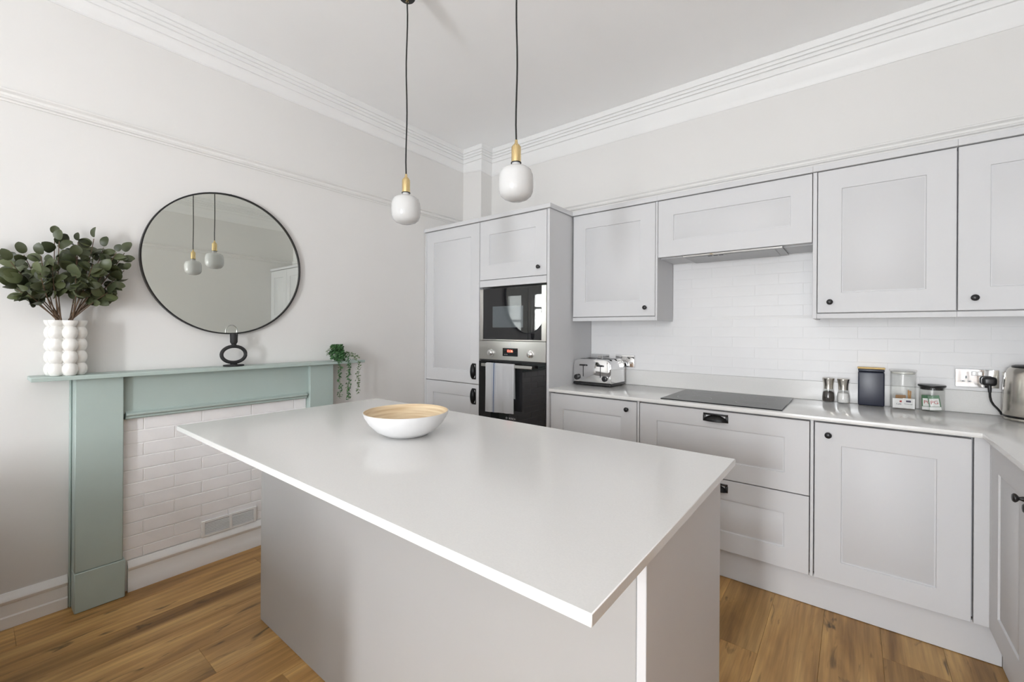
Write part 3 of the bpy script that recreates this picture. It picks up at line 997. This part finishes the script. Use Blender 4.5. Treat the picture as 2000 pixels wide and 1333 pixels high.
bmesh.ops.solidify(bm, geom=bm.faces[:], thickness=.0012)
obj('cloth', bm, m_towel, tw, smooth=60)

# ---------------------------------------------------------------- wall cabinets
ZD0, ZD1 = 1.3785, 2.0925
def wall_cab(name, label, x0, x1, doors, left=0, right=0):
    t = thing(name, label, 'cabinet', ((x0 + x1) / 2, -.15, 1.35), 'pale grey wall cabinets')
    cx0, cx1 = x0 + (left or 0), x1 - (right or 0)
    if left: obj('side_panel', B(x0, x0 + left - .0005, YW, -.0065, 1.349, 2.0945, bev=.001), m_cab, t)
    if right: obj('side_panel', B(x1 - right + .0005, x1, YW, -.0065, 1.349, 2.0945, bev=.001), m_cab, t)
    obj('carcass', B(cx0, cx1, YW + .06, -.0065, 1.377, 2.0945), m_cab, t, smooth=0)
    obj('light_pelmet', B(cx0, cx1, YW, YW + .018, 1.349, 1.3735, bev=.001), m_cab, t)
    obj('top_fascia', B(x0, x1, YW - .010, -.030, ZF0, ZF1, bev=.001), m_cab, t)
    for a, b_, kx in doors:
        dd = obj('door', shaker(a, b_, ZD0, ZD1, YW, fx=.096, fz=.098), m_cab, t)
        knob(dd, (kx, YW, 1.431))
    return t
wall_cab('wall_cabinet', 'pale grey shaker wall cabinet between the oven housing and the cooker hood', 1.3040, 1.9095, [(1.2955 + .0105, 1.8945, 1.834)], right=.013)
wall_cab('wall_cabinet', 'pale grey shaker wall cabinet just right of the cooker hood', 2.7095, 3.2295, [(2.730, 3.2275, 2.781)], left=.018)
wall_cab('wall_cabinet', 'pale grey shaker wall cabinet at the right edge above the kettle', 3.2300, XR - .003, [(3.2325, XR - .005, 3.282)])
hc = thing('hood_cabinet', 'wide low pale grey flap cabinet over the hob hiding the cooker hood', 'cabinet', (2.31, -.15, 1.74))
obj('carcass', B(1.911, 2.7085, YW + .06, -.006, 1.738, 2.0945), m_cab, hc, smooth=0)
obj('door', shaker(1.9125, 2.7065, 1.741, ZD1, YW, fx=.094, fz=.097), m_cab, hc)
obj('top_fascia', B(1.9100, 2.7090, YW - .010, -.030, ZF0, ZF1, bev=.001), m_cab, hc)
hd = thing('cooker_hood', 'slim silver extractor hood grille under the flap cabinet', 'cooker hood', (2.31, -.16, 1.73))
obj('body', B(2.062, 2.577, -.300, -.018, 1.729, 1.7375, bev=.001), m_hood, hd)
obj('filter', B(2.10, 2.540, -.285, -.035, 1.7265, 1.7287, bev=.0006), m_hood, hd)
obj('front_lip', B(2.062, 2.577, -.3055, -.3005, 1.7275, 1.7375, bev=.0008), m_chrome, hd)
for k in range(3): obj('switch', B(2.20 + k * .03, 2.222 + k * .03, -.281, -.270, 1.7245, 1.7263), m_plast, hd, smooth=0)

# ---------------------------------------------------------------- base units
ZB0, ZB1 = .155, .8665
b1 = thing('base_cabinet', 'pale grey base cabinet under the toaster beside the oven housing', 'cabinet', (1.59, -.28, .1), 'pale grey base units')
obj('carcass', B(1.293, 1.904, YB + .06, -.004, .152, .8755), m_cab, b1, smooth=0)
d = obj('door', shaker(1.2945, 1.8875, ZB0, ZB1, YB, fx=.094), m_cab, b1); knob(d, (1.830, YB, .8195))
obj('filler_strip', B(1.8915, 1.9035, YB, YB + .02, ZB0, .8755, bev=.001), m_cab, b1)
b2 = thing('drawer_unit', 'wide pale grey pan drawer unit below the hob', 'drawers', (2.31, -.28, .1), 'pale grey base units')
obj('carcass', B(1.9045, 2.7190, YB + .06, -.004, .152, .8755), m_cab, b2, smooth=0)
d = obj('drawer', shaker(1.9075, 2.7165, .5215, ZB1, YB, fx=.098, fz=.088), m_cab, b2, 'top drawer front'); cup_handle(d, 2.313, .829, YB)
d = obj('drawer', shaker(1.9075, 2.7165, ZB0, .5165, YB, fx=.098, fz=.098), m_cab, b2, 'bottom drawer front'); cup_handle(d, 2.313, .472, YB)
b3 = thing('base_cabinet', 'pale grey base cabinet with one large door in the right corner', 'cabinet', (2.99, -.28, .1), 'pale grey base units')
obj('carcass', B(2.7195, 3.2835, YB + .06, -.004, .152, .8755), m_cab, b3, smooth=0)
obj('filler_strip', B(2.7205, 2.7325, YB, YB + .02, ZB0, .8755, bev=.001), m_cab, b3)
d = obj('door', shaker(2.737, 3.2375, ZB0, ZB1, YB, fx=.097), m_cab, b3); knob(d, (2.787, YB, .8155))
obj('corner_post', B(3.2435, 3.3000, YB, YB + .02, ZB0, .8755, bev=.001), m_cab, b3)
b4 = thing('return_cabinet', 'pale grey base cabinet of the short return at the right picture edge', 'cabinet', (3.49, -1.2, .1), 'pale grey base units')
XF = 3.285
obj('carcass', B(XF + .06, XR - .003, -1.88, -.5735, .152, .8755), m_cab, b4, smooth=0)
obj('corner_post', B(XF, XF + .02, -.594, -.5722, ZB0, .8755, bev=.001), m_cab, b4)
for a, b_, kn in ((.5965, 1.0435, .992), (1.0475, 1.4575, None), (1.4615, 1.878, None)):
    d = obj('door', rot_door_x(shaker(a, b_, ZB0, ZB1, 0, fx=.097), XF), m_cab, b4)
    knob(d, (XF, -(kn or (a + .05)), .772), 'x')
bm = NB(); box(bm, 1.293, 3.3265, -.535, -.519, .002, .1505, bev=.001)
o = obj('plinth_board', bm, m_cab, org=(2.3, -.53, 0), label='long pale grey plinth board under the base units of the far wall', cat='plinth')
o = obj('plinth_board', B(3.327, 3.343, -1.87, -.537, .002, .1505, bev=.001), m_cab, org=(3.33, -1.2, 0), label='short pale grey plinth board under the right hand return cabinet', cat='plinth')

# worktop (L-shaped) with upstand
ZW = .897
wt = thing('worktop', 'long off-white quartz worktop with upstand along the tiled wall', 'worktop', (2.4, -.3, .877))
bm = prism(NB(), [(1.2925, -.592), (3.262, -.592), (3.262, -1.90), (XR - .002, -1.90), (XR - .002, -.001), (1.2925, -.001)], 'z', .8775, ZW, bev=.0015)
obj('slab', bm, m_quartz, wt)
obj('upstand', B(1.2925, XR - .0145, -.0125, -.0012, ZW + .0003, 1.0035, bev=.0008), m_quartz, wt)
obj('upstand', B(XR - .0140, XR - .002, -1.9, -.0012, ZW + .0003, 1.0035, bev=.0008), m_quartz, wt)

# hob
hb = thing('induction_hob', 'black glass induction hob set flat in the worktop', 'hob', (2.31, -.3, ZW))
obj('glass', B(2.016, 2.606, -.547, -.055, ZW + .0003, ZW + .0055, bev=.0015), m_hob, hb)
for (x, y, r) in ((2.16, -.18, .075), (2.16, -.40, .09), (2.45, -.18, .09), (2.45, -.40, .075)):
    obj('zone_mark', lathe(NB(), [(r - .001, 0), (r, 0), (r, .0002), (r - .001, .0002), (r - .001, 0)], (x, y, ZW + .0056), 48), m_logo, hb)

# ---------------------------------------------------------------- sockets
def socket(x0, label, plug=False):
    x1 = x0 + .145
    t = thing('wall_socket', label, 'socket', (x0 + .0725, -.0085, 1.064), 'chrome double sockets on the tiled wall')
    pl = obj('plate', B(x0, x1, -.0145, -.0087, 1.021, 1.107, bev=.0015), m_chrome, t)
    for k, cx in enumerate((x0 + .037, x1 - .037)):
        for (dx, dz, w, h) in ((0, .004, .0045, .009), (-.011, -.0155, .009, .0045), (.011, -.0155, .009, .0045)):
            obj('pin_hole', B(cx + dx - w * .75, cx + dx + w * .75, -.0153, -.0147, 1.064 + dz - h * .75, 1.064 + dz + h * .75, bev=.0002), m_white, t, 'white shuttered pin hole')
            obj('pin_slot', B(cx + dx - w * .3, cx + dx + w * .3, -.0156, -.0154, 1.064 + dz - h * .4, 1.064 + dz + h * .4), m_dark, t, smooth=0)
    for cx in (x0 + .063, x0 + .082):
        sw = obj('switch', B(cx - .0085, cx + .0085, -.0165, -.0147, 1.077, 1.097, bev=.0008), m_white, t, 'white framed rocker switch')
        obj('rocker', B(cx - .006, cx + .006, -.0182, -.0167, 1.0795, 1.0945, bev=.0006), m_steel, sw)
socket(1.302, 'chrome double socket behind the left half of the toaster')
socket(1.498, 'chrome double socket behind the right end of the toaster')
socket(3.264, 'chrome double socket beside the kettle with a black plug in it')

# ---------------------------------------------------------------- toaster
TC = Vector((1.445, -.170, ZW + .0005))
ta = thing('toaster', 'polished chrome four slice toaster in the corner by the oven housing', 'toaster', TC)
def rot_t(b):
    bmesh.ops.rotate(b, verts=b.verts, cent=TC, matrix=Matrix.Rotation(math.radians(0), 3, 'Z'))
    return b
TW, TD, TH_ = .290, .230, .184
bm = NB()
ptsT = []
for (cx, cz, a0) in ((TW / 2 - .05, TH_ - .05, 0), (-TW / 2 + .05, TH_ - .05, 90)):
    for k in range(9):
        a = math.radians(a0 + k * 90 / 8)
        ptsT.append((cx + .05 * math.cos(a), cz + .05 * math.sin(a)))
ptsT += [(-TW / 2, .024), (TW / 2, .024)]
ptsT = [(TC.x + x, TC.z + z) for x, z in ptsT]
prism(bm, ptsT, 'y', TC.y - TD / 2, TC.y + TD / 2, bev=.007)
obj('body', rot_t(bm), m_chrome, ta, smooth=35)
bm = NB(); box(bm, TC.x - TW / 2 - .002, TC.x + TW / 2 + .002, TC.y - TD / 2 - .002, TC.y + TD / 2 + .002, TC.z + .004, TC.z + .0235, bev=.008, seg=3)
bs = obj('base', rot_t(bm), m_plast, ta)
for sx in (-1, 1):
    for sy in (-1, 1):
        obj('foot', rot_t(B(TC.x + sx * .13 - .01, TC.x + sx * .13 + .01, TC.y + sy * .08 - .01, TC.y + sy * .08 + .01, TC.z, TC.z + .0038)), m_plast, ta)
bm = NB()
prism(bm, [(x * .97 + TC.x * .03, z * .995 + .004) for x, z in ptsT[:18]] + [(TC.x - TW / 2 + .006, TC.z + .03), (TC.x + TW / 2 - .006, TC.z + .03)], 'y', TC.y - TD / 2 - .003, TC.y - TD / 2 - .0003)
bm.free()
for sx in (-.066, .066):
    yf = TC.y - TD / 2
    obj('lever_slot', rot_t(B(TC.x + sx - .0022, TC.x + sx + .0022, yf - .0015, yf - .0003, TC.z + .062, TC.z + .140)), m_dark, ta, smooth=0)
    obj('lever', rot_t(B(TC.x + sx - .023, TC.x + sx + .023, yf - .018, yf - .002, TC.z + .138, TC.z + .149, bev=.003)), m_plast, ta)
    kx = TC.x + sx + (-.048 if sx < 0 else .035)
    bm = lathe(NB(), [(0, 0), (.020, 0), (.019, .012), (.016, .014), (0, .014)], (kx, yf - .0005, TC.z + .056), 24, 'y')
    kn = obj('dial', rot_t(bm), m_plast, ta)
    for j in range(2):
        yy = TC.y + (-.045 if j == 0 else .045)
        obj('bread_slot', rot_t(B(TC.x + sx - .056, TC.x + sx + .056, yy - .014, yy + .014, TC.z + TH_ + .0002, TC.z + TH_ + .0012)), m_dark, ta, smooth=0)

# ---------------------------------------------------------------- mills, tin, jars
ZT = ZW + .0005
def mill(x, y, label, m_in, fill, wavy):
    c = Vector((x, y, ZT))
    t = thing('pepper_mill' if fill > .05 and 'pepper' in label else 'salt_mill', label, 'mill', c, 'glass and steel mills')
    obj('glass_body', lathe(NB(), [(0, .001), (.0265, .001), (.0285, .012), (.0285, .028), (.0265, .046), (.0228, .062), (.0225, .071), (.0212, .071), (.0215, .062), (.0252, .046), (.027, .028), (.027, .012), (.025, .004), (0, .004)], c, 28), m_glass, t)
    obj('filling', lathe(NB(), [(0, .0045), (.0245, .0045), (.0264, .014), (.0262, .030), (.0235, fill - .004), (.012, fill + .002), (0, fill)], c, 24), m_in, t, 'black peppercorns' if 'pepper' in label else 'white salt')
    obj('grinder_head', lathe(NB(), [(0, .0715), (.0215, .0715), (.0212, .084), (.0222, .100), (.0258, .120), (.0275, .127), (.0275, .130), (.024, .1325), (0, .133)], c, 28), m_steelv, t)
mill(2.768, -.048, 'pepper mill with steel grinder head, left of the pair of mills', m_pepper, .058, 0)
mill(2.8335, -.0505, 'salt mill with steel grinder head, right of the pair of mills', m_salt, .058, 1)

tc_ = Vector((2.949, -.040, ZT))
tn = thing('storage_tin', 'tall dark navy storage tin with a golden bamboo lid', 'tin', tc_)
obj('body', B(tc_.x - .0535, tc_.x + .0535, -.0655, -.0145, ZT, ZT + .176, bev=.006, seg=3), m_navy, tn)
obj('collar', B(tc_.x - .0535, tc_.x + .0535, -.0655, -.0145, ZT + .1775, ZT + .191, bev=.004, seg=2), m_navy, tn)
obj('lid', B(tc_.x - .0565, tc_.x + .0565, -.0685, -.0130, ZT + .1915, ZT + .1995, bev=.0035, seg=3), m_bamboo, tn)

def jar(x, y, r, h, label, lidm, lidprof):
    c = Vector((x, y, ZT))
    t = thing('glass_jar', label, 'jar', c, 'glass storage jars')
    obj('glass_body', lathe(NB(), [(0, .001), (r - .004, .001), (r, .006), (r, h), (r - .003, h), (r - .003, .008), (r - .006, .005), (0, .005)], c, 48), m_glass, t)
    obj('lid', lathe(NB(), lidprof, c, 40), lidm, t)
    return c
m_lidw = mat('clear_lid', (.62, .62, .58), .15, var=.03)
j1 = jar(3.072, -.066, .050, .186, 'tall round clear glass jar with clear lid holding wooden stirrers', m_lidw,
         [(0, .176), (.044, .176), (.0465, .178), (.0465, .186), (0, .1862)] )
# flat glass lid plate
jt = [o for o in bpy.data.objects if o.name.startswith('glass_jar')][-1]
obj('lid_plate', lathe(NB(), [(0, .1865), (.052, .1865), (.053, .189), (.053, .194), (.051, .197), (0, .197)], j1, 44), m_glass, jt)
j2 = jar(3.1775, -.0635, .0465, .116, 'short round clear glass jar with flat black lid holding tea sachets', m_plast,
         [(0, .105), (.042, .105), (.043, .1165), (.049, .119), (.0515, .123), (.0505, .128), (0, .1295)])
# contents
def card(name, c, w, h, th, rotz, tilt, m, label, cat, group=None):
    t = thing(name, label, cat, c, group)
    b = B(c[0] - w / 2, c[0] + w / 2, c[1] - th / 2, c[1] + th / 2, c[2], c[2] + h, bev=.0006)
    o = obj('wrapper', b, m, t)
    t.rotation_euler = (tilt, 0, rotz)
    return t, o
zj = ZT + .0058
sa, so = card('coffee_sachet', (3.0515, -.0975, zj), .040, .048, .003, .12, -.03, m_paper, 'white paper sachet at the left in the tall jar', 'sachet', 'white sachets in the tall jar')
text('print', 'Café', .011, (3.0545, -.0993, zj + .020), (PI / 2, 0, 0), m_ink, sa, .0001)
obj('print_mark', B(3.058, 3.066, -.0993, -.0991, zj + .029, zj + .038), m_red, sa, smooth=0)
sb, so = card('coffee_sachet', (3.092, -.0955, zj), .044, .050, .003, -.14, -.02, m_paper, 'white paper sachet at the right in the tall jar', 'sachet', 'white sachets in the tall jar')
obj('print_mark', B(3.082, 3.100, -.0973, -.0971, zj + .031, zj + .040), m_ink, sb, smooth=0)
text('print', 'Creamer', .0085, (3.091, -.0973, zj + .022), (PI / 2, 0, 0), m_ink, sb, .0001)
sl, so = card('sugar_sachet', (3.062, -.060, zj), .040, .062, .004, .3, .1, m_sugar, 'brown paper sugar sachet behind the white sachets in the tall jar', 'sachet')
for k, (dx, an, h) in enumerate(((.020, .10, .086), (.026, -.02, .089), (.031, .04, .084), (.036, -.12, .080))):
    c = (j1.x + dx - .004, -.064 + .006 * k, zj)
    t = thing('wooden_stirrer', 'flat wooden stirrer in the tall glass jar, ' + ('first from the left', 'second from the left', 'third from the left', 'last at the right')[k], 'stirrer', c, 'wooden stirrers in the tall jar')
    b = B(c[0] - .0022, c[0] + .0022, c[1] - .001, c[1] + .001, c[2], c[2] + h, bev=.0004)
    obj('stick', b, m_stick, t)
    t.rotation_euler = (.02, an, .2)
def tea(c, rotz, tilt, label, roll):
    t = thing('tea_sachet', label, 'sachet', c, 'tea sachets in the short jar')
    obj('wrapper', B(c[0] - .021, c[0] + .021, c[1] - .0012, c[1] + .0012, c[2], c[2] + .072, bev=.0005), m_tgreen, t)
    obj('print_panel', B(c[0] - .017, c[0] + .017, c[1] - .0016, c[1] - .00125, c[2] + .018, c[2] + .056), m_paper, t, smooth=0)
    obj('print_band', B(c[0] - .0205, c[0] + .0205, c[1] - .0016, c[1] - .00125, c[2] + .001, c[2] + .016), m_paper, t, smooth=0)
    text('print', 'PG', .023, (c[0], c[1] - .0018, c[2] + .037), (PI / 2, 0, 0), m_red, t, .0001)
    t.rotation_euler = (tilt, roll, rotz)
tea((3.161, -.083, zj), .12, -.12, 'green and white tea sachet at the left in the short jar', .0)
tea((3.189, -.094, zj + .002), -.10, -.16, 'green and white tea sachet leaning at the right in the short jar', -.14)

# ---------------------------------------------------------------- kettle, plug
kc = Vector((3.487, -.118, ZT))
kt = thing('kettle', 'brushed steel kettle at the right picture edge on the worktop', 'kettle', kc)
obj('power_base', lathe(NB(), [(0, .001), (.080, .001), (.083, .004), (.083, .012), (.078, .016), (0, .016)], kc, 40), m_steelv, kt)
obj('body', lathe(NB(), [(0, .022), (.0865, .022), (.0875, .026), (.0870, .09), (.0845, .160), (.079, .205), (.070, .226), (.060, .2325), (0, .233)], kc, 56), m_steelv, kt)
obj('base_ring', lathe(NB(), [(0, .0165), (.086, .0165), (.0868, .0215), (0, .0215)], kc, 48), m_plast, kt)
obj('lid', lathe(NB(), [(0, .2335), (.061, .2335), (.060, .239), (.050, .243), (.010, .245), (.010, .254), (.013, .264), (0, .266)], kc, 36), m_plast, kt)
a = Vector((.6, -.8, 0)).normalized()
hp = [kc + a * q + Vector((0, 0, z)) for q, z in ((.072, .214), (.095, .231), (.118, .226), (.128, .19), (.126, .10), (.112, .06), (.0885, .05))]
obj('handle', tube(NB(), hp, .010, 10), m_plast, kt)
ax = -a
sp = [kc + ax * q + Vector((0, 0, z)) for q, z in ((.0805, .172), (.095, .190), (.103, .203))]
obj('spout', tube(NB(), sp, [.020, .016, .012], 12), m_steelv, kt)
tpk = thing('kitchen_tap', 'chrome swan neck kitchen tap on the return worktop, seen only in the round mirror', 'tap', (3.50, -.80, ZT))
obj('tap_base', lathe(NB(), [(0, 0), (.026, 0), (.026, .006), (.019, .012), (.018, .07), (.012, .08), (0, .08)], (3.50, -.80, ZT), 24), m_chrome, tpk)
tpp = [(3.50, -.80, ZT + .078), (3.50, -.80, 1.265)] + [(3.50, -.863 + .063 * math.cos(PI * k / 14), 1.268 + .064 * math.sin(PI * k / 14)) for k in range(15)] + [(3.50, -.926, 1.20), (3.50, -.926, 1.15)]
obj('spout', tube(NB(), tpp, .0085, 12), m_chrome, tpk)
obj('lever', tube(NB(), [(3.50, -.80, ZT + .045), (3.47, -.77, ZT + .06), (3.445, -.745, ZT + .085)], [.008, .006, .005], 8), m_chrome, tpk)
pg = thing('power_plug', 'black kettle plug in the chrome socket with its cord', 'plug', (3.373, -.02, 1.05))
bm = NB()
box(bm, 3.348, 3.398, -.0535, -.0195, 1.0335, 1.0765, bev=.014, seg=4)
obj('plug_body', bm, m_plast, pg)
obj('strain_relief', tube(NB(), [(3.373, -.040, 1.036), (3.374, -.041, 1.02), (3.3745, -.042, 1.003)], [.008, .007, .0055], 10), m_plast, pg)
obj('cord', tube(NB(), [(3.3745, -.042, 1.004), (3.375, -.043, .985), (3.378, -.046, .965), (3.385, -.052, .948), (3.395, -.062, .934), (3.402, -.074, .921), (3.4025, -.088, .9125)], .0042, 8), m_cord, pg)

# ---------------------------------------------------------------- island and bowl
ix0, ix1, iy0, iy1 = .785, 2.597, -2.472, -1.561
il = thing('kitchen_island', 'white kitchen island with a thin overhanging quartz top in the foreground', 'island', (1.69, -2.0, 0))
obj('island_top', B(ix0, ix1, iy0, iy1, .8775, ZW, bev=.0015), m_quartz, il, 'off-white quartz top')
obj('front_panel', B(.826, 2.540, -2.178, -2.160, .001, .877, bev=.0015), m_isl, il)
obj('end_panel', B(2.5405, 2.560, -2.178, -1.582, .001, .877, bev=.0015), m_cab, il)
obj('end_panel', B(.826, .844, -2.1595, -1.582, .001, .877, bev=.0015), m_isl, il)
obj('carcass', B(.8445, 2.540, -2.1595, -1.606, .10, .877), m_cab, il, smooth=0)
for k in range(3):
    a_ = .846 + k * .5645
    bmd = shaker(-(a_ + .562), -a_, .155, .872, 0, fx=.09)
    for v in bmd.verts:
        x, y, z = v.co
        v.co = Vector((-x, -1.583 - y, z))
    bmesh.ops.recalc_face_normals(bmd, faces=bmd.faces[:])
    obj('door', bmd, m_cab, il)
obj('plinth', B(.8445, 2.540, -1.66, -1.645, .001, .0985), m_cab, il, smooth=0)

bc = Vector((1.597, -1.995, ZW + .0005))
bw = thing('bowl', 'shallow white bowl with spun bamboo inside on the island top', 'bowl', bc)
obj('outer_shell', lathe(NB(), [(0, 0), (.050, 0), (.075, .004), (.105, .020), (.130, .045), (.146, .070), (.1515, .0865), (.1500, .0870), (.144, .070), (.128, .046), (.103, .0225), (.072, .0072), (0, .0050)], bc, 72), m_white, bw, smooth=50)
obj('lining', lathe(NB(), [(0, .0056), (.071, .0078), (.102, .0232), (.127, .0468), (.143, .0706), (.1490, .0873), (.1472, .0873), (.141, .0706), (.125, .048), (.100, .025), (.070, .010), (0, .0075)], bc, 72), m_bowlin, bw, 'pale spun bamboo lining', smooth=50)

# unseen double oak doors, added and widened for a brown reflection in the socket
d1 = obj('added_door', B(XR - .045, XR - .001, -3.46, -1.93, .005, 2.02, bev=.004), m_oakdoor, None, **S)
for a in (-3.40, -3.03, -2.66, -2.29):
    for (q0, q1) in ((.20, .95), (1.10, 1.90)):
        obj('panel', B(XR - .054, XR - .0455, a, a + .31, q0, q1, bev=.006), m_oakdoor, d1)

# ---------------------------------------------------------------- unseen furniture added behind the camera to bounce and block window light
rg = thing('bounce_rug', 'added pale wool mat bouncing window light up to the ceiling', 'bounce_rug', (1.9, -5.0, 0))  # added and pale, so window light bounces to the ceiling
obj('pile', B(.25, 3.5, -5.9, -4.1, .001, .014, bev=.004), mat('wool_pile', (.80, .79, .76), .95, bump=.4, bscale=120), rg)
so_ = thing('shade_sofa', 'unseen low charcoal seat added to block window light, its back towards the island', 'shade_sofa', (1.0, -3.5, 0))  # added seat, blocks low light to the island front and left wall
obj('back', B(.17, 1.78, -3.20, -3.03, .13, .64, bev=.03, seg=3), m_chairfab, so_)
obj('seat', B(.33, 1.62, -3.90, -3.205, .13, .42, bev=.03, seg=3), m_chairfab, so_)
for a, b_ in ((.17, .325), (1.625, 1.78)): obj('arm', B(a, b_, -3.90, -3.205, .13, .58, bev=.03, seg=3), m_chairfab, so_)
for x in (.22, 1.73):
    for y in (-3.85, -3.08): obj('leg', B(x - .02, x + .02, y - .02, y + .02, .001, .129), m_woodleg, so_)
for (a, b_, h) in ((.34, .78, .78), (.88, 1.12, .72), (1.40, 1.61, .70)):
    cu = thing('shade_cushion', 'added grey cushion raising the edge of the cast shade, %s' % ('large' if h > .75 else 'middle' if a < 1 else 'small at the arm'), 'cushion', ((a + b_) / 2, -3.27, .43), 'added shade-shaping cushions')  # added, gives the shade on the island its bumps
    obj('cover', B(a, b_, -3.33, -3.207, .425, h, bev=.035, seg=3), m_chairfab, cu)
